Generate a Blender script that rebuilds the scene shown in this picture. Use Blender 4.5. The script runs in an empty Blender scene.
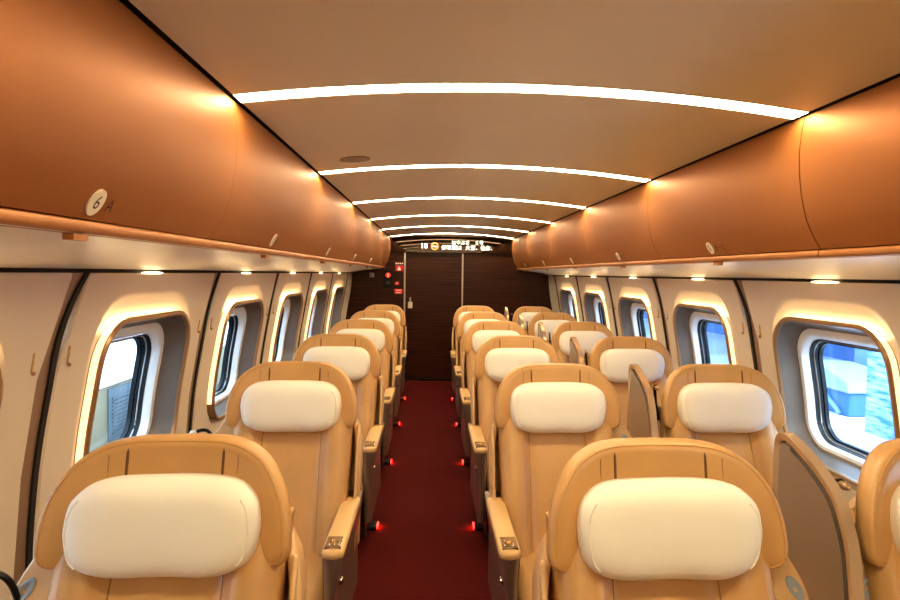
import bpy, bmesh, math
from mathutils import Vector, Matrix, Euler
PI = math.pi
C = bpy.context.scene.collection
# ------------------------------------------------------------------ layout (metres; camera above the origin, looking along +Y)
XC = 0.29            # centre line of the car
PITCH = 1.30
ROW0 = 1.50          # front of the first headrests
SEAM0 = 2.00         # first wall seam
BIN0, BPITCH = 1.94, 1.40   # ceiling strips and luggage bins
YB = 9.05            # end wall
YF = -3.20
CAMZ = 1.57

# ------------------------------------------------------------------ materials
def srgb(r, g, b):
    f = lambda c: (c/255/12.92) if c/255 <= .04045 else ((c/255+.055)/1.055)**2.4
    return (f(r), f(g), f(b), 1)
def new_mat(name):
    m = bpy.data.materials.new(name); m.use_nodes = True
    nt = m.node_tree; return m, nt, nt.nodes['Principled BSDF']
def mat(name, col, rough=.5, metal=0., spec=.5, bump=None, var=None, coat=0, sheen=0):
    """bump = (scale, strength[, stretch]); var = (scale, amount[, stretch])"""
    m, nt, b = new_mat(name)
    b.inputs['Base Color'].default_value = col
    b.inputs['Roughness'].default_value = rough
    b.inputs['Metallic'].default_value = metal
    b.inputs['Specular IOR Level'].default_value = spec
    b.inputs['Coat Weight'].default_value = coat
    b.inputs['Sheen Weight'].default_value = sheen
    tc = nt.nodes.new('ShaderNodeTexCoord')
    def tex(scale, stretch):
        mp = nt.nodes.new('ShaderNodeMapping'); mp.inputs['Scale'].default_value = stretch
        nt.links.new(tc.outputs['Object'], mp.inputs['Vector'])
        n = nt.nodes.new('ShaderNodeTexNoise'); n.inputs['Scale'].default_value = scale
        n.inputs['Detail'].default_value = 5
        nt.links.new(mp.outputs[0], n.inputs['Vector']); return n
    if bump:
        n = tex(bump[0], bump[2] if len(bump) > 2 else (1, 1, 1))
        bp = nt.nodes.new('ShaderNodeBump'); bp.inputs['Strength'].default_value = bump[1]
        bp.inputs['Distance'].default_value = .002
        nt.links.new(n.outputs['Fac'], bp.inputs['Height']); nt.links.new(bp.outputs[0], b.inputs['Normal'])
    if var:
        n = tex(var[0], var[2] if len(var) > 2 else (1, 1, 1))
        r = nt.nodes.new('ShaderNodeValToRGB'); a = var[1]
        r.color_ramp.elements[0].position = .35; r.color_ramp.elements[1].position = .65
        r.color_ramp.elements[0].color = tuple(c*(1-a) for c in col[:3]) + (1,)
        r.color_ramp.elements[1].color = tuple(min(1, c*(1+a)) for c in col[:3]) + (1,)
        nt.links.new(n.outputs['Fac'], r.inputs[0]); nt.links.new(r.outputs[0], b.inputs['Base Color'])
    return m
def emit(name, col, s):
    m, nt, b = new_mat(name)
    b.inputs['Base Color'].default_value = col
    b.inputs['Emission Color'].default_value = col
    b.inputs['Emission Strength'].default_value = s
    return m
M = {}
M['leather'] = mat('tan_leather', srgb(199, 151, 91), .36, bump=(160, .25), var=(6, .05))
M['leather_seam'] = mat('leather_seam', srgb(104, 66, 34), .7)
M['leather_stitch'] = mat('leather_stitch', srgb(158, 112, 66), .7)
M['linen'] = mat('pillow_linen', srgb(243, 236, 220), .8, bump=(420, .25), sheen=.2)
M['shell'] = mat('seat_shell', srgb(214, 172, 120), .38, bump=(60, .05))
M['shell_dark'] = mat('armrest_bronze', srgb(132, 114, 100), .32, .5, var=(10, .05))
M['pad'] = mat('armrest_pad', srgb(215, 172, 112), .5, bump=(200, .15))
M['chrome'] = mat('chrome', srgb(205, 200, 195), .15, 1., var=(30, .03))
M['black'] = mat('black_rubber', srgb(5, 5, 6), .4, spec=.25, var=(20, .1))
M['dark'] = mat('dark_plinth', srgb(38, 24, 20), .6, var=(10, .1))
M['button'] = mat('amber_button', srgb(200, 140, 50), .35, var=(50, .05))
M['socket'] = mat('grey_blue_plastic', srgb(150, 160, 172), .3, var=(40, .04))
M['lamp'] = mat('lamp_head', srgb(225, 220, 205), .3, var=(40, .04))
M['fin'] = mat('divider_bronze', srgb(172, 162, 150), .32, .75, bump=(90, .05, (1, 8, 1)))
M['fin_trim'] = mat('divider_trim', srgb(212, 182, 145), .24, .6, var=(12, .04))
M['bin'] = mat('bin_copper', srgb(168, 103, 48), .49, .62, bump=(300, .06), var=(3, .03))
M['bin_lip'] = mat('bin_lip', srgb(184, 118, 58), .4, .5, var=(4, .03))
M['bin_under'] = mat('bin_underside', srgb(240, 235, 224), .3, .0, spec=.8, var=(3, .03))
M['seamline'] = mat('shadow_gap', srgb(26, 16, 12), .8, var=(9, .1))
M['pillar'] = mat('pillar_strip', srgb(150, 118, 92), .4, .2, var=(5, .05))
M['wall'] = mat('wall_panel', srgb(230, 213, 188), .42, bump=(220, .06), var=(4, .02))
M['rim'] = mat('window_rim', srgb(178, 140, 102), .3, .5, var=(6, .04))
M['reveal'] = mat('reveal_grey', srgb(112, 97, 84), .4, .2, var=(6, .04))
M['reveal_white'] = mat('reveal_white', srgb(236, 234, 230), .4, var=(8, .02))
M['ceiling'] = mat('ceiling_gold', srgb(246, 234, 196), .45, .05, bump=(180, .04), var=(2, .02))
M['ceil_dark'] = mat('speaker_mesh', srgb(168, 146, 110), .5, var=(200, .2))
M['alu'] = mat('aluminium', srgb(190, 180, 172), .3, .8, var=(30, .05, (1, 1, .1)))
M['red'] = mat('red_sign', srgb(232, 26, 18), .4, var=(20, .05))
M['redbtn'] = emit('red_button', srgb(240, 50, 20), .8)
M['white'] = mat('white_mark', srgb(255, 245, 240), .5, var=(20, .02))
M['plate'] = mat('plate_white', srgb(248, 232, 200), .4, var=(30, .03))
M['ink'] = mat('plate_ink', srgb(60, 48, 30), .6, var=(30, .05))
M['ink2'] = mat('letter_brown', srgb(60, 22, 8), .6, var=(30, .05))
M['panel_dark'] = mat('dark_panel', srgb(16, 12, 12), .5, spec=.2, var=(30, .05))
M['strip'] = emit('strip_light', (1, .81, .49, 1), 39)
M['cove'] = emit('cove_light', (1, .72, .36, 1), 10)
M['side_glow'] = emit('side_glow_band', (1, .72, .38, 1), 1.4)  # weak emission imitating the lit panel beside the rim
M['added_glow'] = emit('added_glow', (1, .76, .42, 1), 5)  # added glow for the bright spots above the windows, no known lamp
M['foot'] = emit('foot_light', (1, .006, .004, 1), 50)
M['led'] = emit('led_white', (1, .96, .9, 1), 2.2)
M['led_green'] = emit('led_green', (.75, 1, .82, 1), 1.6)
M['led_red'] = emit('led_red', (1, .22, .06, 1), 1.8)
M['train_white'] = mat('train_white', srgb(246, 240, 244), .35, var=(2, .02))
M['train_skirt'] = mat('train_skirt', srgb(136, 120, 88), .6, var=(1.2, .25, (1, 1, .05)))
M['louvre'] = mat('louvre', srgb(78, 88, 94), .5, var=(8, .1))
M['track'] = mat('track_slab', srgb(84, 108, 114), .9, var=(5, .15))
M['platform'] = mat('platform', srgb(232, 236, 240), .8, var=(3, .05))
M['canopy'] = mat('canopy', srgb(150, 165, 185), .7, var=(2, .08))
M['steel_blue'] = mat('steel_blue', srgb(120, 160, 205), .5, var=(3, .08))
M['navy'] = mat('navy', srgb(56, 112, 172), .6, var=(2, .1))
# carpet
def carpet():
    m, nt, b = new_mat('red_carpet')
    tc = nt.nodes.new('ShaderNodeTexCoord')
    n = nt.nodes.new('ShaderNodeTexNoise'); n.inputs['Scale'].default_value = 140; n.inputs['Detail'].default_value = 3
    nt.links.new(tc.outputs['Object'], n.inputs['Vector'])
    r = nt.nodes.new('ShaderNodeValToRGB')
    r.color_ramp.elements[0].position = .3; r.color_ramp.elements[0].color = srgb(50, 5, 3)
    r.color_ramp.elements[1].position = .7; r.color_ramp.elements[1].color = srgb(90, 12, 7)
    nt.links.new(n.outputs['Fac'], r.inputs[0]); nt.links.new(r.outputs[0], b.inputs['Base Color'])
    b.inputs['Roughness'].default_value = .95; b.inputs['Specular IOR Level'].default_value = .1
    bp = nt.nodes.new('ShaderNodeBump'); bp.inputs['Strength'].default_value = .5; bp.inputs['Distance'].default_value = .004
    nt.links.new(n.outputs['Fac'], bp.inputs['Height']); nt.links.new(bp.outputs[0], b.inputs['Normal'])
    return m
M['carpet'] = carpet()
def wood():
    m, nt, b = new_mat('dark_wood')
    tc = nt.nodes.new('ShaderNodeTexCoord'); mp = nt.nodes.new('ShaderNodeMapping')
    mp.inputs['Scale'].default_value = (.6, 1, 26)
    nt.links.new(tc.outputs['Object'], mp.inputs['Vector'])
    n = nt.nodes.new('ShaderNodeTexNoise'); n.inputs['Scale'].default_value = 2.2; n.inputs['Detail'].default_value = 6
    nt.links.new(mp.outputs[0], n.inputs['Vector'])
    r = nt.nodes.new('ShaderNodeValToRGB')
    r.color_ramp.elements[0].position = .3; r.color_ramp.elements[0].color = srgb(24, 9, 5)
    r.color_ramp.elements[1].position = .75; r.color_ramp.elements[1].color = srgb(72, 33, 18)
    nt.links.new(n.outputs['Fac'], r.inputs[0]); nt.links.new(r.outputs[0], b.inputs['Base Color'])
    b.inputs['Roughness'].default_value = .3; b.inputs['Specular IOR Level'].default_value = .2
    return m
M['wood'] = wood()
def glass():
    m = bpy.data.materials.new('window_glass'); m.use_nodes = True; nt = m.node_tree
    nt.nodes.clear()
    o = nt.nodes.new('ShaderNodeOutputMaterial'); mx = nt.nodes.new('ShaderNodeMixShader')
    t = nt.nodes.new('ShaderNodeBsdfTransparent'); g = nt.nodes.new('ShaderNodeBsdfGlossy')
    t.inputs[0].default_value = (.84, .93, 1, 1); g.inputs['Roughness'].default_value = .02
    mx.inputs[0].default_value = .05
    nt.links.new(t.outputs[0], mx.inputs[1]); nt.links.new(g.outputs[0], mx.inputs[2])
    nt.links.new(mx.outputs[0], o.inputs[0]); return m
M['glass'] = glass()
def streaks():
    m, nt, b = new_mat('blue_hoarding')
    tc = nt.nodes.new('ShaderNodeTexCoord'); mp = nt.nodes.new('ShaderNodeMapping')
    mp.inputs['Scale'].default_value = (1, 2.2, 16)
    nt.links.new(tc.outputs['Object'], mp.inputs['Vector'])
    n = nt.nodes.new('ShaderNodeTexNoise'); n.inputs['Scale'].default_value = 2.0; n.inputs['Detail'].default_value = 4
    nt.links.new(mp.outputs[0], n.inputs['Vector'])
    r = nt.nodes.new('ShaderNodeValToRGB')
    r.color_ramp.elements[0].position = .38; r.color_ramp.elements[0].color = srgb(40, 130, 225)
    r.color_ramp.elements[1].position = .68; r.color_ramp.elements[1].color = srgb(205, 235, 255)
    nt.links.new(n.outputs['Fac'], r.inputs[0]); nt.links.new(r.outputs[0], b.inputs['Base Color'])
    b.inputs['Roughness'].default_value = .5
    return m
M['streaks'] = streaks()
M['mirror'] = mat('dark_mirror_glass', srgb(66, 54, 44), .03, 1., var=(3, .01))

# ------------------------------------------------------------------ object helpers
def tag(o, label=None, cat=None, group=None, kind=None):
    if label: o['label'] = label
    if cat: o['category'] = cat
    if group: o['group'] = group
    if kind: o['kind'] = kind
    return o
def link(o, parent=None):
    C.objects.link(o)
    if parent is not None: o.parent = parent
    return o
def empty(name, loc):
    o = bpy.data.objects.new(name, None); o.location = loc; o.empty_display_size = .1
    return link(o)
def mesh(name, vs, fs, m, parent=None, smooth=True, loc=None, mats=None, midx=None, sharp=40, recalc=True):
    me = bpy.data.meshes.new(name); me.from_pydata([tuple(v) for v in vs], [], fs)
    if mats:
        for k in mats: me.materials.append(M[k])
        if midx: me.polygons.foreach_set('material_index', midx)
    else: me.materials.append(M[m])
    if recalc:
        bm = bmesh.new(); bm.from_mesh(me); bmesh.ops.recalc_face_normals(bm, faces=bm.faces); bm.to_mesh(me); bm.free()
    if smooth:
        me.polygons.foreach_set('use_smooth', [True]*len(me.polygons))
        me.set_sharp_from_angle(angle=math.radians(sharp))
    o = bpy.data.objects.new(name, me)
    if loc: o.location = loc
    return link(o, parent)
class MB:
    def __init__(s): s.v = []; s.f = []
    def add(s, vs, fs):
        b = len(s.v); s.v += [tuple(v) for v in vs]; s.f += [tuple(i+b for i in f) for f in fs]; return s
    def box(s, x0, x1, y0, y1, z0, z1):
        return s.add([(x0,y0,z0),(x1,y0,z0),(x1,y1,z0),(x0,y1,z0),(x0,y0,z1),(x1,y0,z1),(x1,y1,z1),(x0,y1,z1)],
                     [(0,3,2,1),(4,5,6,7),(0,1,5,4),(1,2,6,5),(2,3,7,6),(3,0,4,7)])
    def loft(s, rings, c0=True, c1=True, closed=True):
        n = len(rings[0]); b = len(s.v)
        for r in rings: s.v += [tuple(p) for p in r]
        for i in range(len(rings)-1):
            for j in range(n if closed else n-1):
                k = (j+1) % n
                s.f.append((b+i*n+j, b+i*n+k, b+(i+1)*n+k, b+(i+1)*n+j))
        if c0: s.f.append(tuple(b+j for j in range(n))[::-1])
        if c1: s.f.append(tuple(b+(len(rings)-1)*n+j for j in range(n)))
        return s
    def tube(s, pts, r, n=6, closed=False):
        pts = [Vector(p) for p in pts]; rings = []
        for i, p in enumerate(pts):
            a = pts[(i-1) % len(pts)] if (closed or i > 0) else p
            c = pts[(i+1) % len(pts)] if (closed or i < len(pts)-1) else p
            d = (c-a).normalized(); u = d.cross(Vector((.13, .31, .94)))
            if u.length < 1e-3: u = d.cross(Vector((1, 0, 0)))
            u.normalize(); w = d.cross(u); rr_ = r[i] if isinstance(r, (list, tuple)) else r
            rings.append([p+u*math.cos(2*PI*k/n)*rr_+w*math.sin(2*PI*k/n)*rr_ for k in range(n)])
        if closed: rings.append(rings[0])
        return s.loft(rings, not closed, not closed)
    def prism_y(s, poly, y0, y1):     # poly in (x, z)
        return s.loft([[(x, y0, z) for x, z in poly], [(x, y1, z) for x, z in poly]])
    def prism_x(s, poly, x0, x1):     # poly in (y, z)
        return s.loft([[(x0, y, z) for y, z in poly], [(x1, y, z) for y, z in poly]])
    def ellipsoid(s, c, r, n=14, m=8):
        rings = []
        for i in range(1, m):
            t = PI*i/m
            rings.append([(c[0]+r[0]*math.sin(t)*math.cos(2*PI*k/n), c[1]+r[1]*math.sin(t)*math.sin(2*PI*k/n), c[2]+r[2]*math.cos(t)) for k in range(n)])
        return s.loft(rings)
    def build(s, name, m, parent=None, smooth=True, bevel=0, loc=None, seg=3, sharp=40, subd=0):
        o = mesh(name, s.v, s.f, m, parent, smooth, loc, sharp=sharp)
        if bevel:
            b = o.modifiers.new('bevel', 'BEVEL'); b.width = bevel; b.segments = seg; b.limit_method = 'ANGLE'; b.angle_limit = math.radians(35)
        if subd:
            q = o.modifiers.new('subd', 'SUBSURF'); q.levels = subd; q.render_levels = subd
        return o
def copy_tree(o, parent=None):
    c = o.copy(); C.objects.link(c)
    if parent is not None: c.parent = parent
    for ch in list(o.children): copy_tree(ch, c)
    return c
def text_mesh(name, body, size, m, parent, mw, depth=0.0, align='CENTER'):
    cu = bpy.data.curves.new('lettering', 'FONT'); cu.body = body; cu.size = size
    cu.align_x = align; cu.align_y = 'CENTER'; cu.extrude = depth; cu.resolution_u = 3
    t = bpy.data.objects.new('lettering', cu); C.objects.link(t)
    bpy.context.view_layer.update()
    me = bpy.data.meshes.new_from_object(t.evaluated_get(bpy.context.evaluated_depsgraph_get()))
    bpy.data.objects.remove(t); bpy.data.curves.remove(cu)
    me.transform(mw); me.materials.clear(); me.materials.append(M[m]); me.name = name
    o = bpy.data.objects.new(name, me); return link(o, parent)
def rr(hw, hh, r, nc=6, ns=5):
    """rounded rectangle, anticlockwise from the right end of the bottom-right corner"""
    out = []
    cs = [(hw-r, -hh+r, -PI/2), (hw-r, hh-r, 0), (-hw+r, hh-r, PI/2), (-hw+r, -hh+r, PI)]
    for i, (cx, cy, a0) in enumerate(cs):
        arc = [(cx+r*math.cos(a0+PI/2*k/nc), cy+r*math.sin(a0+PI/2*k/nc)) for k in range(nc+1)]
        out += arc
        nx, ny, na = cs[(i+1) % 4]
        q = (nx+r*math.cos(na), ny+r*math.sin(na)); p = arc[-1]
        out += [(p[0]+(q[0]-p[0])*k/ns, p[1]+(q[1]-p[1])*k/ns) for k in range(1, ns)]
    return out
def smoothline(pts, n):
    """Catmull-Rom resample of an open polyline"""
    out = []; P = [pts[0]]+list(pts)+[pts[-1]]
    for i in range(1, len(P)-2):
        for k in range(n):
            t = k/n; a, b, c, d = P[i-1], P[i], P[i+1], P[i+2]
            out.append(tuple(.5*((2*b[q])+(-a[q]+c[q])*t+(2*a[q]-5*b[q]+4*c[q]-d[q])*t*t+(-a[q]+3*b[q]-3*c[q]+d[q])*t**3) for q in range(len(b))))
    out.append(tuple(pts[-1])); return out
def interp(tab, x):
    if x <= tab[0][0]: return tab[0][1]
    for (a, fa), (b, fb) in zip(tab, tab[1:]):
        if x <= b:
            t = (x-a)/(b-a); return fa+(fb-fa)*t
    return tab[-1][1]
ORD = ['first', 'second', 'third', 'fourth', 'fifth', 'sixth', 'seventh', 'eighth']

# ------------------------------------------------------------------ room shell
WALLTAB = [(0, 1.535), (.3, 1.545), (.7, 1.54), (.95, 1.515), (1.1, 1.49), (1.2, 1.47), (1.3, 1.453), (1.4, 1.441), (1.5, 1.432), (1.6, 1.428)]
def WX(z): return (interp(WALLTAB, z-.06)+interp(WALLTAB, z)+interp(WALLTAB, z+.06))/3
def wp(side, y, z, d=0.): return (XC+side*(WX(z)+d), y, z)
def bend(z): return .13*max(0, (z-1.27)/.27)**2

fl = MB().box(XC-1.62, XC+1.62, YF, YB, -.05, 0).build('floor', 'carpet', smooth=False)
tag(fl, 'dark red carpet floor running down the aisle', 'floor', kind='structure')
# ceiling: gently arched panel
CH = .884; CZ = 2.092; CR = .058
def cz(x): return CZ+CR*(1-(x/CH)**2)
rings = []
xs = [-CH+2*CH*i/24 for i in range(25)]
for y in [YF, YB]: rings.append([(XC+x, y, cz(x)) for x in xs]+[(XC+CH, y, 2.3), (XC-CH, y, 2.3)])
tag(MB().loft(rings).build('ceiling', 'ceiling'), 'gently arched satin gold ceiling', 'ceiling', kind='structure')
n_tr = 0
def trim(mb, m, label, parent=None, smooth=False):
    global n_tr; n_tr += 1
    return tag(mb.build('trim_%d' % n_tr, m, smooth=smooth), label, 'trim', kind='structure')
for s, nm in ((-1, 'left'), (1, 'right')):
    a, b = sorted((XC+s*.8845, XC+s*1.0))
    trim(MB().box(a, b, YF, YB, 2.105, 2.3), 'seamline', 'dark shadow groove between ceiling and %s luggage bins' % nm)
    a, b = sorted((XC+s*1.452, XC+s*1.62))
    trim(MB().box(a, b, YF, YB, 1.49, 1.60), 'seamline', 'dark shadow groove along the top of the %s wall' % nm)

ZB, ZT = .02, 1.556
WC_Y, WC_Z, HW, HH, WR = .63, 1.04, .39, .335, .16
OUT = rr(1, 1, .0001)
def panel_rings(y0, y1, yc):
    """rings of (y, z, depth) from the outer edge of a wall panel to its window opening"""
    hw = (y1-y0)/2; hh = (ZT-ZB)/2; ym = (y0+y1)/2; zm = (ZT+ZB)/2
    def outer(inset):
        return [(ym+a, zm+b) for a, b in rr(hw-inset, hh-inset, .02)]
    def opening(gw, gt, gb, r):
        h2 = HH+(gt+gb)/2; zc = WC_Z+(gt-gb)/2
        return [(yc+a, zc+b) for a, b in rr(HW+gw, h2, r)]
    o1 = outer(0); o2 = outer(.006)
    arc = opening(.055, .10, .05, .24); arc2 = opening(.048, .09, .045, .235)
    hole = opening(.0, .0, .0, WR)
    R = [[(y+bend(z), z, .04) for y, z in o1], [(y+bend(z), z, .006) for y, z in o1], [(y+bend(z), z, 0) for y, z in o2]]
    for t in (.15, .3, .45, .6, .75, .9):
        R.append([(p[0]*(1-t)+q[0]*t+bend(p[1])*(1-t)**1.0, p[1]*(1-t)+q[1]*t, 0) for p, q in zip(o2, arc)])
    R.append([(y, z, 0) for y, z in arc]); R.append([(y, z, .006) for y, z in arc2])
    for t in (.35, .7, 1):
        R.append([(p[0]*(1-t)+q[0]*t, p[1]*(1-t)+q[1]*t, .006+.014*t) for p, q in zip(arc2, hole)])
    return R
n_win = 0
for s, nm in ((-1, 'left'), (1, 'right')):
    mb = MB()
    for k in range(-1, 5):
        y0 = SEAM0+PITCH*k+.012; y1 = SEAM0+PITCH*(k+1)-.078; yc = SEAM0+PITCH*k+WC_Y
        R = panel_rings(y0, y1, yc)
        mb.loft([[wp(s, y, z, d) for y, z, d in r] for r in R], False, False)
    # blank panels at both ends
    for y0, y1 in ((YF, SEAM0-PITCH-.078), (SEAM0+5*PITCH+.012, YB)):
        zs = [ZB+(ZT-ZB)*i/12 for i in range(13)]
        end = y1 if y1 < 5 else y0
        mb.loft([[wp(s, y0+(bend(z) if y0 > 5 else 0), z, .02), wp(s, y0+(bend(z) if y0 > 5 else 0), z, 0), wp(s, y1+(bend(z) if y1 < 5 else 0), z, 0), wp(s, y1+(bend(z) if y1 < 5 else 0), z, .02)] for z in zs], False, False, closed=False)
    w = mb.build('wall_'+nm, 'wall', sharp=30)
    tag(w, 'beige %s side wall of moulded window panels' % nm, 'wall', kind='structure')
    # pillar strips and shadow gaps
    zs = [ZB+(ZT-ZB)*i/30 for i in range(31)]
    for k in range(-1, 6):
        y = SEAM0+PITCH*k
        st = MB().loft([[wp(s, y-.092+bend(z), z, .012), wp(s, y+.03+bend(z), z, .012), wp(s, y+.03+bend(z), z, .05), wp(s, y-.092+bend(z), z, .05)] for z in zs])
        trim(st, 'pillar', 'brown pillar strip at the %s seam of the %s wall' % (ORD[k+1], nm), smooth=True)
        ln = MB().loft([[wp(s, y-.012+bend(z), z, .004), wp(s, y+.012+bend(z), z, .004), wp(s, y+.012+bend(z), z, .0125), wp(s, y-.012+bend(z), z, .0125)] for z in zs])
        trim(ln, 'seamline', 'dark gap at the %s seam of the %s wall' % (ORD[k+1], nm), smooth=True)
    # windows
    for k in range(-1, 5):
        n_win += 1
        yc = SEAM0+PITCH*k+WC_Y
        def ring(hw, hh, r, d, dz=0.): return [wp(s, yc+a, WC_Z+dz+b, d) for a, b in rr(hw, hh, r)]
        f = MB().loft([ring(HW+.004, HH+.004, WR, .03), ring(HW+.004, HH+.004, WR, -.014), ring(HW+.012, HH+.012, WR+.01, -.014),
                       ring(HW+.014, HH+.014, WR+.01, -.02), ring(HW+.008, HH+.008, WR+.006, -.027), ring(HW-.004, HH-.004, WR-.004, -.026),
                       ring(HW-.010, HH-.010, WR-.008, -.014), ring(HW-.010, HH-.010, WR-.008, .03)], False, False).build('window_%d' % n_win, 'rim')
        tag(f, '%s window from the camera in the %s wall with its bronze rim' % (['nearest, half hidden', 'second', 'third', 'fourth', 'fifth', 'farthest'][k+1], nm), 'window', kind='structure')
        rv = MB().loft([ring(HW-.010, HH-.010, WR-.008, -.012), ring(HW-.014, HH-.014, WR-.01, .01), ring(HW-.024, HH-.03, WR-.015, .068), ring(HW-.030, HH-.042, WR-.02, .076)], False, False).build('reveal', 'reveal', f)
        rw = MB().loft([ring(HW-.030, HH-.042, WR-.02, .076), ring(HW-.046, HH-.062, .12, .082, -.006), ring(HW-.051, HH-.070, .115, .095, -.012), ring(HW-.056, HH-.078, .11, .122, -.016)], False, False).build('inner_reveal', 'reveal_white', f)
        gk = MB().loft([ring(HW-.056, HH-.078, .11, .118, -.016), ring(HW-.058, HH-.081, .108, .118, -.016), ring(HW-.060, HH-.084, .106, .138, -.016), ring(HW-.064, HH-.088, .103, .138, -.016),
                        ring(HW-.067, HH-.091, .10, .156, -.016), ring(HW-.074, HH-.098, .095, .156, -.016), ring(HW-.074, HH-.098, .095, .175, -.016)], False, False).build('gasket', 'black', f)
        MB().tube(ring(HW-.062, HH-.086, .104, .138, -.016), .0035, 6, True).build('gasket_trim', 'alu', f)
        MB().loft([ring(HW-.073, HH-.097, .095, .164, -.016), ring(HW-.073, HH-.097, .095, .170, -.016)]).build('pane', 'glass', f)
        rg0 = rr(HW+.0065, HH+.0065, WR)
        # anticlockwise from the top far corner to the foot of the near side
        for i0, i1, mm, nn, d0 in ((13, 26, 'cove', 'cove_light', -.010), (25, 35, 'side_glow', 'side_glow_band', -.012)):  # second strip is a glowing band standing in for light on the panel
            seg = rg0[i0:i1]
            a_ = [wp(s, yc+a, WC_Z+b, .014) for a, b in seg]; b_ = [wp(s, yc+a, WC_Z+b, d0) for a, b in seg]
            MB().loft([a_, b_], False, False, closed=False).build(nn, mm, f)

        MB().ellipsoid((XC+s*1.437, yc, 1.556), (.008, .10, .006)).build('added_glow', 'added_glow', f)  # added glowing ellipsoid imitating the warm spot at the wall top
# end walls
def prof_poly():
    """cross-section outline of the car, anticlockwise in (x, z)"""
    L = []
    for z in [0, .3, .6, .9, 1.1, 1.3, 1.5, 1.6]: L.append((XC+WX(z)+.05, z))
    L += [(XC+1.46, 2.3), (XC-1.46, 2.3)]
    for z in [1.6, 1.5, 1.3, 1.1, .9, .6, .3, 0]: L.append((XC-WX(z)-.05, z))
    return L
DX0, DX1, DZ = -.385, .455, 1.865
wb = MB()
zz = prof_poly()
wb.prism_y([(DX1, 0)]+[p for p in zz if p[0] > XC and p[1] <= 1.6]+[(XC+1.46, DZ), (DX1, DZ)], YB, YB+.06)
wb.prism_y([(DX0, DZ), (XC-1.46, DZ)]+[p for p in zz if p[0] < XC and p[1] <= 1.6]+[(DX0, 0)], YB, YB+.06)
wb.box(XC-1.46, XC+1.46, YB+.02, YB+.06, DZ, 2.3)
tag(wb.build('wall_back', 'wood', smooth=False), 'dark brown wood end wall with horizontal grain', 'wall', kind='structure')
tag(MB().prism_y(zz, YF-.06, YF).build('wall_front', 'wood', smooth=False), 'dark wood wall behind the camera', 'wall', kind='structure')
d = MB().box(DX0, DX1, YB+.012, YB+.05, .0, DZ).build('door_1', 'wood', smooth=False)
tag(d, 'dark wood sliding door at the end of the aisle', 'door', kind='structure')
MB().box(DX0+.05, DX0+.115, YB-.004, YB+.012, 1.06, 1.155).build('lock_plate', 'plate', d, bevel=.01, smooth=False)
MB().tube([(DX0+.0825, YB-.012, 1.15), (DX0+.0825, YB-.012, 1.205)], .013, 10).build('lock_turn', 'alu', d)
MB().box(DX0+.074, DX0+.092, YB-.012, YB+.012, 1.19, 1.22).build('lock_knob', 'alu', d, smooth=False)
for x, l in ((DX0, 'left'), (DX1, 'right')):
    trim(MB().box(x-.011, x+.011, YB-.014, YB+.05, 0, DZ), 'alu', 'pale metal edge strip on the %s of the end door' % l)
trim(MB().box(DX0, DX1, YB-.012, YB+.05, 0, .03), 'black', 'dark threshold under the end door')

# information display above the door: mirror-like dark glass with lit writing
idp = MB().box(XC-.87, XC+.87, YB-.02, YB+.02, DZ+.012, 2.11).build('information_display', 'mirror', smooth=False)
tag(idp, 'mirror-like glass information display with lit writing above the end door', 'display')
def RX(x, y, z, up=None): # text facing -Y
    return Matrix.Translation((x, y, z)) @ Matrix.Rotation(PI/2, 4, 'X')
text_mesh('car_number', '10', .105, 'led', idp, RX(-.11, YB-.023, 1.965))
ic = MB().tube([(.045+.048*math.cos(2*PI*k/20), YB-.024, 1.965+.048*math.sin(2*PI*k/20)) for k in range(20)], .007, 6, True)
ic.tube([(.045-.034, YB-.024, 1.965+.034), (.045+.034, YB-.024, 1.965-.034)], .006)
ic.build('no_smoking_mark', 'led_red', idp)
MB().box(.045-.03, .045+.03, YB-.0235, YB-.0215, 1.957, 1.970).build('cigarette_mark', 'led', idp, smooth=False)
for body, x in (('はやぶさ', .42), ('５号', .69)):
    text_mesh('train_name_lettering', body, .066, 'led_green', idp, RX(x, YB-.023, 2.020))
for body, x in (('停車駅は', .29), ('大宮、', .60), ('仙台、', .82)):
    text_mesh('next_stops_lettering', body, .074, 'led', idp, RX(x, YB-.023, 1.945))

# signs on the end wall, left of the door
def px(u, v, y=YB): return ((u-431)*y/620*1.0, CAMZ-(v-274-.0122*(u-431))*y/620)
def sign(name, u0, u1, v0, v1, m, label, cat, bevel=.008):
    (x0, z1), (x1, z0) = px(u0, v0), px(u1, v1)
    o = MB().box(x0, x1, YB-.012, YB+.004, z0, z1).build(name, m, smooth=False, bevel=bevel)
    tag(o, label, cat); return o, (x0+x1)/2, (z0+z1)/2, x1-x0, z1-z0
o, cx, cz_, w, h = sign('alarm_sign', 395.2, 403, 266.2, 271.8, 'red', 'red sign with white alarm pictogram at the upper left of the end door', 'sign')
MB().prism_y([(cx-.025, cz_-.03), (cx+.025, cz_-.03), (cx+.02, cz_), (cx+.008, cz_+.025), (cx-.008, cz_+.025), (cx-.02, cz_)], YB-.015, YB-.012).build('pictogram', 'white', o, smooth=False)
for q in (-.045, -.015, .015, .045): MB().box(cx+q-.009, cx+q+.009, YB-.006, YB, cz_+.062, cz_+.082).build('lettering', 'white', o, smooth=False)
o, cx, cz_, w, h = sign('alarm_box', 383.8, 392.6, 270.6, 288.4, 'panel_dark', 'dark alarm box with a red button, left of the end door', 'alarm')
rb = MB(); rb.tube([(cx, YB-.022, cz_+.055), (cx, YB-.012, cz_+.055)], .036, 16); rb.build('alarm_button', 'redbtn', o)
MB().box(cx-.01, cx+.01, YB-.026, YB-.022, cz_+.03, cz_+.08).build('button_mark', 'white', o, smooth=False)
MB().box(cx-.03, cx+.03, YB-.014, YB-.012, cz_-.075, cz_-.03).build('label_plate', 'ink2', o, smooth=False)
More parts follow.
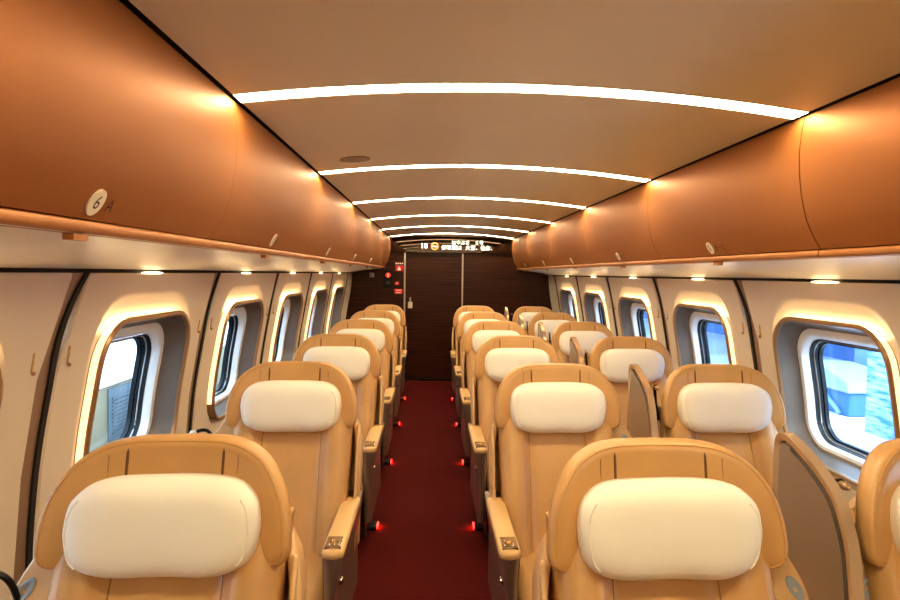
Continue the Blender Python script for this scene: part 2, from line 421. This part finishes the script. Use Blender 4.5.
o, cx, cz_, w, h = sign('arrow_sign', 395.0, 399.0, 282.2, 285.4, 'red', 'tiny red arrow sign between the two red signs by the door', 'sign', .003)
MB().prism_y([(cx-.015, cz_), (cx+.01, cz_-.016), (cx+.01, cz_+.016)], YB-.014, YB-.012).build('arrow', 'white', o, smooth=False)
o, cx, cz_, w, h = sign('extinguisher_sign', 394.6, 402.4, 289.6, 294.4, 'red', 'red sign with white outline, lower of the red signs by the door', 'sign')
b_ = MB(); b_.box(cx-.035, cx+.035, YB-.014, YB-.012, cz_+.012, cz_+.02); b_.box(cx-.035, cx+.035, YB-.014, YB-.012, cz_-.02, cz_-.012); b_.build('pictogram', 'white', o, smooth=False)
o, cx, cz_, w, h = sign('camera_sign', 369.5, 375, 273.2, 278, 'panel_dark', 'small dark sign with white square outline at the left of the end wall', 'sign', .004)
b_ = MB(); t_ = .007
b_.box(cx-.032, cx+.032, YB-.0145, YB-.012, cz_+.022, cz_+.022+t_); b_.box(cx-.032, cx+.032, YB-.0145, YB-.012, cz_-.03, cz_-.03+t_)
b_.box(cx-.032, cx-.032+t_, YB-.0145, YB-.012, cz_-.03, cz_+.03); b_.box(cx+.032-t_, cx+.032, YB-.0145, YB-.012, cz_-.03, cz_+.03)
b_.box(cx-.005, cx+.016, YB-.0145, YB-.012, cz_-.01, cz_+.008); b_.build('pictogram', 'white', o, smooth=False)

# ------------------------------------------------------------------ ceiling strip lights and speaker
for k in range(-3, 6):  # the two strips behind the camera are added to light the pillow fronts
    y = BIN0+BPITCH*k
    t = empty('strip_light', (XC, y, CZ))
    xs = [-.882+1.764*i/24 for i in range(25)]
    MB().loft([[(x, -.042, cz(x)-.002-CZ), (x, .042, cz(x)-.002-CZ), (x, .042, cz(x)+.02-CZ), (x, -.042, cz(x)+.02-CZ)] for x in xs]).build('diffuser', 'strip', t, sharp=30)
    for q in (-1, 1):
        MB().loft([[(x, q*.042, cz(x)-.002-CZ), (x, q*.046, cz(x)-.002-CZ), (x, q*.046, cz(x)+.02-CZ), (x, q*.042, cz(x)+.02-CZ)] for x in xs]).build('frame', 'ceiling', t, sharp=30)
    tag(t, 'curved white light strip across the ceiling, %s' % ['last one, added behind the camera as fill', 'added just behind the camera as fill', 'overhead before the first visible one', 'largest and nearest', 'second from the camera', 'third from the camera', 'fourth from the camera', 'fifth from the camera', 'farthest by the end wall'][k+3], 'ceiling light', 'strip lights across the ceiling')
sp = empty('ceiling_speaker', (-.375, 3.05, cz(-.665)-.001))
MB().loft([[(r*math.cos(2*PI*k/28), r*math.sin(2*PI*k/28), z + .0) for k in range(28)] for r, z in ((.074, .004), (.074, -.002), (.068, -.003), (.01, -.003))]).build('grille', 'ceil_dark', sp)
sp.rotation_euler.y = -.0877
tag(sp, 'round flush speaker grille in the ceiling ahead of the second light strip', 'speaker')

# ------------------------------------------------------------------ luggage bins
BIN = [(.898, 2.088), (.889, 2.04), (.884, 1.98), (.886, 1.91), (.897, 1.83), (.917, 1.755), (.945, 1.70), (.966, 1.667)]
binprof = smoothline(BIN, 4)
ROWNUM = {-1: '6', 0: '5', 1: '4', 2: '3', 3: '2', 4: '1'}
for s, nm in ((-1, 'left'), (1, 'right')):
    for k in range(-2, 5):
        y0 = BIN0+BPITCH*k if k > -2 else YF; y1 = BIN0+BPITCH*(k+1) if k < 4 else YB
        t = empty('luggage_bin', (XC, y0, 0)); L = y1-y0; g = .0007 if s < 0 else .0025
        which = ['behind the camera', 'nearest the camera', 'second from the camera', 'third from the camera', 'fourth from the camera', 'fifth from the camera', 'farthest, against the end wall'][k+2]
        tag(t, 'copper overhead luggage bin on the %s, %s' % (nm, which), 'luggage bin', 'overhead luggage bins along the %s side' % nm)
        X = lambda r: s*r
        def sheet(prof, g, th):
            o2 = [(x+th, z) for x, z in prof]
            poly = list(prof)+o2[::-1]
            return MB().loft([[(X(x), g, z) for x, z in poly], [(X(x), L-g, z) for x, z in poly]])
        sheet(binprof, g, .02).build('bin_door', 'bin', t, sharp=50)
        lip = smoothline([(.965, 1.664), (.960, 1.661), (.958, 1.652), (.961, 1.642), (.977, 1.636)], 3)
        poly = lip+[(.987, 1.645), (.987, 1.664)]
        MB().loft([[(X(x), g, z) for x, z in poly], [(X(x), L-g, z) for x, z in poly]]).build('lip', 'bin_lip', t, sharp=50)
        poly = [(.968, 1.638), (1.1, 1.626), (1.25, 1.608), (1.36, 1.588), (1.43, 1.570), (1.46, 1.572), (1.46, 1.60), (1.0, 1.66)]
        MB().loft([[(X(x), 0, z) for x, z in poly], [(X(x), L, z) for x, z in poly]]).build('underside', 'bin_under', t, sharp=50)
        poly = [(.93, 2.085), (.93, 1.9), (.985, 1.67), (1.3, 1.6), (1.46, 1.6), (1.46, 2.28), (.96, 2.28)]
        MB().loft([[(X(x), .0, z) for x, z in poly], [(X(x), L, z) for x, z in poly]]).build('carcass', 'seamline', t, smooth=False)
        for row in range(6):
            yp = (1.255+1.36*row if s < 0 else 1.33+1.36*row)-y0
            if 0 < yp < L:
                zc = 1.700; a = interp([(z, x) for x, z in binprof[::-1]], zc)
                bp_ = [(z, x) for x, z in binprof[::-1]]; tilt = math.atan2(interp(bp_, zc-.025)-interp(bp_, zc+.025), .05)
                # basis on the bin face: e1 along reading direction, e2 up the face
                e1 = Vector((0, 1, 0)) if s < 0 else Vector((0, -1, 0))
                up = Vector((-s*math.sin(tilt), 0, math.cos(tilt)))
                nrm = e1.cross(up)
                mw = Matrix((e1, up, nrm)).transposed().to_4x4()
                base = Vector((s*a, yp, zc))
                def at(u, v, w): return base+e1*u+up*v+nrm*w
                pl = MB().loft([[at(.024*math.cos(q*PI/12), .029*math.sin(q*PI/12), w) for q in range(24)] for w in (-.006, .004)]).build('number_plate', 'plate', t)
                text_mesh('number', str(6-row), .042, 'ink', pl, Matrix.Translation(at(0, 0, .0048)) @ mw)
                lt = 'A' if s < 0 else 'B・C'
                text_mesh('seat_letter', lt, .040, 'ink2', t, Matrix.Translation(at(.052 if s < 0 else .098, -.002, .0032)) @ mw)
                yl = yp
                MB().box(*sorted((X(.964), X(.985))), yl-.04, yl+.01, 1.624, 1.636).build('latch', 'bin_lip', t, smooth=False)

# ------------------------------------------------------------------ coat hooks beside each wall seam
for s, nm in ((-1, 'left'), (1, 'right')):
    for k in range(0, 6):
        for q, ql in ((-1, 'near'), (1, 'far')):
            y = SEAM0+PITCH*k+(-.115 if q < 0 else .065)
            zc = 1.285
            t = empty('coat_hook', wp(s, y, zc))
            z0 = -.025; z1 = .035
            p0 = Vector(wp(s, y, zc+z0))-Vector(wp(s, y, zc)); p1 = Vector(wp(s, y, zc+z1))-Vector(wp(s, y, zc))
            MB().tube([p0, p1], .0035, 6).build('hook_bar', 'pad', t)
            MB().ellipsoid(p0+Vector((-s*.006, 0, 0)), (.006, .006, .007), 8, 6).build('hook_knob', 'rim', t)
            tag(t, 'tiny coat hook on the %s side of the %s seam from the camera, %s wall' % (ql, ORD[k], nm), 'coat hook', 'coat hooks on the %s wall' % nm)

# ------------------------------------------------------------------ seats (local frame: front = -Y, origin on the floor under the headrest front)
HEADO = [(0, 1.178), (.06, 1.178), (.112, 1.177), (.170, 1.166), (.224, 1.134), (.262, 1.080), (.280, 1.022), (.286, .968), (.284, .932), (.271, .909), (.238, .899), (.1, .893), (0, .893)]
PILO = [(0, 1.120), (.106, 1.120), (.168, 1.110), (.206, 1.079), (.217, 1.037), (.216, .997), (.202, .948), (.164, .917), (.105, .902), (0, .900)]
def closed_outline(half, n):
    r = smoothline(half, n); return r+[(-x, z) for x, z in r[-2:0:-1]]
def tilt(z): return .16*(z-1.03)
def head_front(x, z): return -.085*(abs(x)/.286)**2.1+tilt(z)
def pillow_base(x, z): return -.035*(abs(x)/.21)**2+tilt(z)-.036
def put(mb, name, m, parent, **k): return mb.build(name, m, parent, **k)
def blob(outl, c, prof, base):
    """rings scaled about c; prof = list of (scale, offset)"""
    rings = []
    for sc, off in prof:
        rings.append([(c[0]+(x-c[0])*sc, base(c[0]+(x-c[0])*sc, c[1]+(z-c[1])*sc)+off, c[1]+(z-c[1])*sc) for x, z in outl])
    return MB().loft(rings)
def back_front(x, z):
    """front surface of the backrest"""
    t = (z-.40)/.55
    y = -.235+.225*t+.03*(1-abs(2*t-1))*-.4
    b = max(0, min(1, (abs(x)-.115)/.06)); b = b*b*(3-2*b)
    return y-.058*b+.004
def back_hw(z): return interp([(.38, .240), (.55, .250), (.75, .258), (.95, .260)], z)

def make_seat(side, kind):
    """side = +1 when the aisle lies at +x"""
    root = empty('passenger_seat', (0, 0, 0))
    ho = closed_outline([(x, z-.018) for x, z in HEADO], 3)
    head = blob(ho, (0, 1.03), [(.02, -.012), (.3, -.012), (.55, -.010), (.75, -.008), (.86, -.007), (.92, -.004), (.945, .0015), (.952, .0015), (.965, .003), (.985, .013), (.996, .026), (1.0, .04), (.985, .056), (.955, .068), (.85, .08), (.5, .085), (.02, .085)], head_front).build('headrest', 'leather', root, sharp=60)
    for x in (-.112, .112, ):
        pts = [(x, head_front(x, z)-.009, z) for z in (1.03, 1.06, 1.09, 1.117)]+[(x, head_front(x, 1.132)-.007, 1.134), (x, head_front(x, 1.142)-.003, 1.1445)]
        MB().tube(pts, [.0036]*4+[.003, .001], 6).build('pleat', 'leather_seam', head)
    for x in (-.15, .15):
        MB().tube([(x, head_front(x, z)-.0085, z) for z in (1.03, 1.06, 1.087, 1.107, 1.13)], .0014, 5).build('stitching', 'leather_stitch', head)
    ring = [(x*.949, head_front(x*.949, 1.03+(z-1.03)*.949)+.0012, 1.03+(z-1.03)*.949) for x, z in ho]
    MB().tube(ring, .0018, 6, True).build('piping', 'leather', head)
    po = closed_outline([(x, z-.036) for x, z in PILO], 3)
    pp = [(.02, -.072), (.25, -.072), (.5, -.069), (.68, -.063), (.82, -.052), (.91, -.037), (.96, -.022), (.99, -.006), (1., .010), (.985, .024), (.92, .045), (.4, .055), (.02, .055)]
    def pbase(x, z):
        return pillow_base(x, z)+.0018*math.sin(23*x+17*z)+.0012*math.sin(41*x-29*z+1)
    pil = blob(po, (0, .979), pp, pbase).build('pillow', 'linen', root, sharp=80)
    for q in (-1, 1):
        pts = []
        for x, z in po:
            x, z = x*.915, .979+(z-.979)*.925
            if q*x > .168: pts.append((x, pbase(x, z)-.036, z))
        pts.sort(key=lambda p: p[2])
        MB().tube(pts, .0028, 6).build('pillow_seam', 'linen', pil)
    # backrest
    zs = [.34+.62*i/14 for i in range(15)]; rings = []
    for z in zs:
        hw = back_hw(z); r = []
        for i in range(25):
            x = -hw+2*hw*i/24; e = max(0, (abs(x)-hw+.035)/.035)
            r.append((x, back_front(x, z)+.05*e**2.2, z))
        yb = back_front(0, z)+.115
        r += [(hw, yb-.02, z), (hw-.03, yb, z), (-hw+.03, yb, z), (-hw, yb-.02, z)]
        rings.append(r)
    bk = MB().loft(rings).build('backrest', 'leather', root, sharp=60)
    for q in (-1, 1):
        MB().tube([(q*(.125+.02*(.95-z)), back_front(q*(.125+.02*(.95-z)), z)-.0005, z) for z in [.41+.52*i/10 for i in range(11)]], .0022, 6).build('seam', 'leather_stitch', bk)
    MB().box(-.235, .235, -.74, -.19, .28, .40).build('seat_cushion', 'leather', root, bevel=.05, seg=4)
    MB().add([(-.23, -.70, .36), (.23, -.70, .36), (.23, -.64, .33), (-.23, -.64, .33), (-.23, -.80, .09), (.23, -.80, .09), (.23, -.73, .07), (-.23, -.73, .07)],
             [(0, 1, 2, 3), (7, 6, 5, 4), (0, 4, 5, 1), (1, 5, 6, 2), (2, 6, 7, 3), (3, 7, 4, 0)]).build('leg_rest', 'leather', root, bevel=.025, seg=3)
    # outer shell: U section behind and around the back
    rows = [(.25, .270, .02, -.10), (.45, .275, .04, -.10), (.58, .285, .07, -.10), (.70, .292, .105, -.075), (.80, .288, .135, -.045), (.86, .275, .15, -.01), (.90, .255, .155, .04), (.94, .225, .155, .085), (.98, .18, .15, .11)]
    rings = []
    for z, hw, yb, yf in rows:
        r = [(-hw, yf, z), (-hw, yf*.5+(yb-.07)*.5, z), (-hw, yb-.07, z), (-hw+.025, yb-.025, z), (-hw+.075, yb, z), (0, yb+.012, z)]
        r += [(-x, y, zz_) for x, y, zz_ in r[-2::-1]]
        rings.append(r)
    sh = MB().loft(rings, False, False, closed=False).build('shell', 'shell', root, sharp=60)
    so = sh.modifiers.new('thickness', 'SOLIDIFY'); so.thickness = .018; so.offset = 0
    # console-side panel (away from the aisle)
    q = -side if kind != 'window' else -1
    prof = smoothline([(.236, .950), (.282, .945), (.308, .905), (.335, .860), (.355, .812), (.362, .74), (.363, .60), (.36, .40)], 3)
    if kind == 'window': prof = [(.236+(x-.236)*.30, z) for x, z in prof]+[(.236, .40)]
    sy = lambda z: .30*(z-.93)-.005
    MB().loft([[(q*x, sy(z)+o, z) for x, z in prof] for o in (-.014, .022)]).build('side_panel', 'shell', root, bevel=.006, seg=2)
    MB().loft([[(q*((.322 if kind != 'window' else .258)+.017*math.cos(a*PI/9)*sc+.012*math.sin(a*PI/9)*-1*sc), sy(.825)-.014-o+.30*.024*math.sin(a*PI/9)*sc, .825+.027*math.sin(a*PI/9)*sc) for a in range(18)] for sc, o in ((1, -.002), (1, .003), (.8, .005), (.3, .0))]).build('lamp_socket', 'socket', root)
    if kind == 'single' or kind == 'window':
        if kind == 'single':
            pts = [(q*.335, -.055, .80), (q*.345, -.062, .845), (q*.365, -.07, .872), (q*.395, -.075, .872), (q*.415, -.078, .86)]; hd = (q*.418, -.08, .852)
        else:
            pts = [(q*.33, -.02, .86), (q*.335, -.02, .98), (q*.335, -.03, 1.07), (q*.315, -.04, 1.10), (q*.30, -.05, 1.10)]; hd = (q*.297, -.052, 1.092)
            pts = [(q*.256, .03, .86), (q*.27, .05, .95), (q*.278, .05, 1.02), (q*.284, .04, 1.052), (q*.286, .02, 1.06)]; hd = (q*.286, .01, 1.053)
        lp = MB().tube(smoothline(pts, 4), .0075, 8).build('reading_lamp', 'black', root)
        MB().ellipsoid(hd, (.020, .022, .026) if kind == 'single' else (.011, .024, .010), 12, 8).build('lamp_head', 'lamp' if kind == 'single' else 'rim', lp)
    # armrests
    AZ = .035
    def armrest(q, aisle):
        def plan(xi, xo, yf, yr, r):
            pts = [(xi, yr), (xi, yf+r*.7)]
            n = 6
            cx_, cy_ = (xi+xo)/2, yf+r
            for i in range(n+1):
                a = PI+PI*i/n
                pts.append((cx_+(xo-xi)/2*math.cos(a), cy_+r*math.sin(a)))
            pts += [(xo, yf+r+.10), (xo, yr)]
            return pts
        dx = 0. if kind == 'single' else .012
        lv = [(.605, .233, .304, -.655), (.575, .233, .304, -.655), (.54, .234, .299, -.648), (.49, .235, .289, -.64), (.44, .235, .281, -.637), (.19, .235, .281, -.632)]
        rings = [[(q*x, y, z) for x, y in plan(xi, xo, yf, .02, .03)] for z, xi, xo, yf in [(z-AZ, xi+dx, xo+dx, yf) for z, xi, xo, yf in lv]]
        ab = MB().loft(rings).build('armrest', 'shell_dark', root, sharp=45)
        rings = [[(q*x, y, z-AZ) for x, y in plan(xi, xo, yf, -.12, .03)] for z, xi, xo, yf in ((.600, .230+dx, .307+dx, -.660), (.612, .228+dx, .309+dx, -.663), (.622, .231+dx, .306+dx, -.66), (.627, .238+dx, .299+dx, -.65))]
        MB().loft(rings).build('armrest_pad', 'pad', ab, sharp=50)
        if aisle:
            q0 = q; Q = lambda v: q0*(v+dx)
            mb = MB().box(*sorted((Q(.240), Q(.297))), -.638, -.545, .624-AZ, .635-AZ)
            for i, (a, b) in enumerate(((.252, -.618), (.268, -.618), (.284, -.618), (.258, -.585), (.280, -.585))):
                mb.box(*sorted((Q(a-.005), Q(a+.005))), b-.008, b+.008, .634-AZ, .638-AZ)
            mb.build('control_panel', 'chrome', ab, smooth=False, bevel=.002, seg=2)
            MB().box(*sorted((Q(.262), Q(.275))), -.610, -.594, .634-AZ, .6395-AZ).build('control_button', 'button', ab, smooth=False)
            MB().box(*sorted((Q(.283), Q(.300))), -.615, -.585, .485-AZ, .505-AZ).build('latch', 'chrome', ab, bevel=.004, smooth=False)
            # upright fillet between armrest and shell
            MB().prism_x([(-.16, .57), (-.09, .57), (-.02, .89), (-.038, .89), (-.10, .74)], *sorted((q*.281, q*.295))).build('side_fillet', 'shell', root, bevel=.006, seg=2)
    if kind == 'window': armrest(1, False)
    elif kind == 'single': armrest(1, True); armrest(-1, False)
    else: armrest(-1, True)
    # plinth
    MB().box(-.235, .235, -.50, .12, 0, .31).build('base', 'dark', root, smooth=False, bevel=.01, seg=2)
    if kind != 'window':
        fh = MB().box(*sorted((side*.230, side*.292)), -.37, -.27, 0, .022).build('foot_light', 'black', root, smooth=False, bevel=.006, seg=2)
        MB().box(*sorted((side*.290, side*.296)), -.355, -.285, .006, .020).build('lens', 'foot', fh, smooth=False)
    return root

COLS = [('single', +1, -.606, 'single column by the left windows', 'seats in the single column on the left'),
        ('aisle', -1, .572, 'column right of the aisle', 'seats in the column right of the aisle'),
        ('window', -1, 1.335, 'column by the right windows', 'seats in the column by the right windows')]
HOW = {'single': 'tan leather seat', 'aisle': 'tan leather seat', 'window': 'tan leather seat'}
WHERE = ['nearest the camera', 'second from the camera', 'third from the camera', 'fourth from the camera', 'fifth from the camera', 'farthest, against the end wall']
for kind, side, x, ctext, g in COLS:
    proto = make_seat(side, kind)
    for r in range(6):
        o = proto if r == 0 else copy_tree(proto)
        o.location = (x-(.011 if r == 0 and kind != 'single' else 0), ROW0+PITCH*r+(.012 if kind == 'single' else (-.035 if r == 0 else -.01)), 0)
        tag(o, '%s, %s, %s' % (HOW[kind], ctext, WHERE[r]), 'seat', g)

# ------------------------------------------------------------------ privacy dividers between the paired seats
def make_divider():
    root = empty('seat_divider', (0, 0, 0))
    top = [(.215, 1.10), (.212, 1.132), (.195, 1.146), (.16, 1.140), (.125, 1.128), (.05, 1.098), (-.018, 1.055), (-.052, 1.005), (-.076, .95), (-.095, .85), (-.115, .72), (-.13, .60)]
    top = smoothline(top, 3)
    poly = [(.215, .20)]+top+[(-.13, .20)]
    ins = lambda p: (p[0]+(.03 if p[0] < .15 else -.008), p[1]-.02)
    body = [(.205, .22)]+[(y+.012 if y < .15 else y-.008, z-.010) for y, z in top]+[(-.11, .22)]
    MB().prism_x(body, -.0135, .0135).build('divider_panel', 'fin', root, sharp=50)
    # edge trim following the rim
    path = [(.21, .25)]+top+[(-.13, .25)]
    rings = []
    for i, (y, z) in enumerate(path):
        a = path[max(0, i-1)]; b = path[min(len(path)-1, i+1)]
        d = Vector((b[0]-a[0], b[1]-a[1])).normalized(); nn = Vector((d.y, -d.x))  # inward
        w = .020
        rings.append([(-.0145, y+nn.x*w*.9, z+nn.y*w*.9), (-.0145, y+nn.x*.004, z+nn.y*.004), (-.009, y-nn.x*.004, z-nn.y*.004), (.009, y-nn.x*.004, z-nn.y*.004), (.0145, y+nn.x*.004, z+nn.y*.004), (.0145, y+nn.x*w*.9, z+nn.y*w*.9)])
    MB().loft(rings).build('edge_trim', 'fin_trim', root, sharp=50)
    MB().box(-.03, .03, -.58, .10, 0, .56).build('console', 'shell_dark', root, bevel=.015)
    MB().box(-.033, .033, -.585, -.13, .56, .60).build('console_top', 'pad', root, bevel=.014)
    return root
pd = make_divider()
for r in range(6):
    o = pd if r == 0 else copy_tree(pd)
    o.location = (.988, ROW0-.05+PITCH*r, -.02)
    tag(o, 'curved bronze privacy divider between the paired seats, %s' % WHERE[r].replace('farthest, against', 'farthest, near'), 'divider', 'privacy dividers between paired seats')

# ------------------------------------------------------------------ outside
g = MB().box(-9, -1.75, -6, 40, -.9, -.55).build('track_bed', 'track', smooth=False); tag(g, 'grey track bed outside the left windows', 'ground', kind='structure')
tr = empty('neighbouring_train', (-3.4, 0, -.55))
prof = smoothline([(0, .88), (.02, 1.4), (.0, 2.0), (-.1, 2.7), (-.35, 3.1), (-.9, 3.4)], 4)+[(-2.6, 3.4), (-2.6, .88)]
MB().loft([[(x, y, z) for x, z in prof] for y in (-4, 30)]).build('body', 'train_white', tr, sharp=50)
MB().box(-2.5, -.02, -4, 30, .2, .88).build('skirt', 'train_skirt', tr, smooth=False)
mb = MB(); mb.box(.0, .012, -4, 30, 1.38, 1.40); mb.build('waist_line', 'louvre', tr, smooth=False)
for i in range(6):
    y = 4.75+i*2.0; mb = MB(); mb.box(-.02, -.008, y, y+.66, .28, .84)
    for j in range(10): mb.box(-.01, .006, y+.07, y+.58, .34+j*.042, .36+j*.042)
    mb.build('louvre_panel', 'louvre', tr, smooth=False)
tag(tr, 'white train with grey louvred skirt standing outside the left windows', 'train')
pf = MB().box(2.15, 16, -6, 40, -.9, .10).build('platform', 'platform', smooth=False); tag(pf, 'pale station platform outside the right windows', 'platform', kind='structure')
hb = MB().box(4.2, 4.45, 1.5, 5.7, .1, 3.2).build('blue_hoarding', 'streaks', smooth=False); tag(hb, 'bright blue streaked hoarding outside the nearest right window', 'hoarding')
cn = empty('platform_canopy', (5.2, 9, .1))
MB().add([(-1.6, -2.4, 2.0), (-1.6, 20, 2.0), (.2, 20, 2.55), (.2, -2.4, 2.55), (3, 20, 2.2), (3, -2.4, 2.2), (-1.6, -2.4, 2.15), (-1.6, 20, 2.15), (.2, 20, 2.7), (.2, -2.4, 2.7), (3, 20, 2.35), (3, -2.4, 2.35)],
         [(0, 1, 2, 3), (3, 2, 4, 5), (6, 9, 8, 7), (9, 11, 10, 8), (0, 6, 7, 1), (5, 4, 10, 11), (0, 3, 9, 6), (3, 5, 11, 9), (1, 7, 8, 2), (2, 8, 10, 4)]).build('roof', 'canopy', cn, smooth=False)
for y in (-2, 3, 8, 13):
    pm = MB().box(-.12, .12, y-.12, y+.12, 0, 2.45); pm.build('post', 'steel_blue', cn, smooth=False)
    MB().tube([(-1.2, y, 2.15), (-.1, y, 1.3)], .06, 6).build('brace', 'steel_blue', cn)
tag(cn, 'grey platform canopy on pale blue posts outside the right windows', 'canopy')
cb = empty('platform_cabinet', (4.45, 6.3, .1))
MB().box(0, .5, 0, 1.5, 0, .26).build('cabinet_body', 'navy', cb, smooth=False, bevel=.02)
MB().prism_x([(-.05, .26), (1.55, .26), (1.5, .38), (1.2, .47), (.75, .5), (.3, .47), (0, .38)], -.05, .55).build('lid', 'canopy', cb, bevel=.02)
for q in range(3): MB().tube([(-.02, .1+.45*q, .02), (-.02, .45+.45*q, .25)], .025, 6).build('brace', 'steel_blue', cb)
tag(cb, 'low dark blue cabinet with a rounded grey lid standing on the platform outside', 'cabinet')
bd = MB().box(7.5, 8, 4, 30, .1, 1.9).build('platform_wall', 'navy', smooth=False); tag(bd, 'dark blue wall at the back of the platform outside', 'wall')

# ------------------------------------------------------------------ daylight
w = bpy.data.worlds.new('sky'); bpy.context.scene.world = w; w.use_nodes = True
bg = w.node_tree.nodes['Background']
bg.inputs[0].default_value = (.60, .79, 1.0, 1); bg.inputs[1].default_value = 7.0
sun = bpy.data.lights.new('sun', 'SUN'); sun.energy = 5; sun.angle = math.radians(25); sun.color = (1, .97, .92)
so = bpy.data.objects.new('sun', sun); C.objects.link(so); so.rotation_euler = Vector((.6, -.6, .55)).to_track_quat('Z', 'Y').to_euler()

# ------------------------------------------------------------------ camera
cam = bpy.data.cameras.new('camera'); co = bpy.data.objects.new('camera', cam); C.objects.link(co)
F = 620.0
cam.sensor_width = 36; cam.lens = 36*F/900; cam.clip_start = .02
yaw = math.atan((19+18)/F); cam.shift_x = -18/900; pitch = math.atan(26/F); roll = math.radians(.8)
R = Matrix.Rotation(-yaw, 3, 'Z') @ Matrix.Rotation(PI/2-pitch, 3, 'X') @ Matrix.Rotation(roll, 3, 'Z')
co.matrix_world = Matrix.Translation((0, 0, CAMZ)) @ R.to_4x4()
sc = bpy.context.scene
sc.camera = co
sc.view_settings.view_transform = 'Standard'; sc.view_settings.look = 'None'
sc.view_settings.exposure = .22; sc.view_settings.gamma = 1; sc.view_settings.use_curve_mapping = False
sc.cycles.max_bounces = 10; sc.cycles.diffuse_bounces = 6; sc.cycles.glossy_bounces = 4; sc.cycles.transparent_max_bounces = 12
sc.cycles.caustics_reflective = False; sc.cycles.caustics_refractive = False
sc.cycles.sample_clamp_indirect = 6
sc.cycles.use_denoising = True
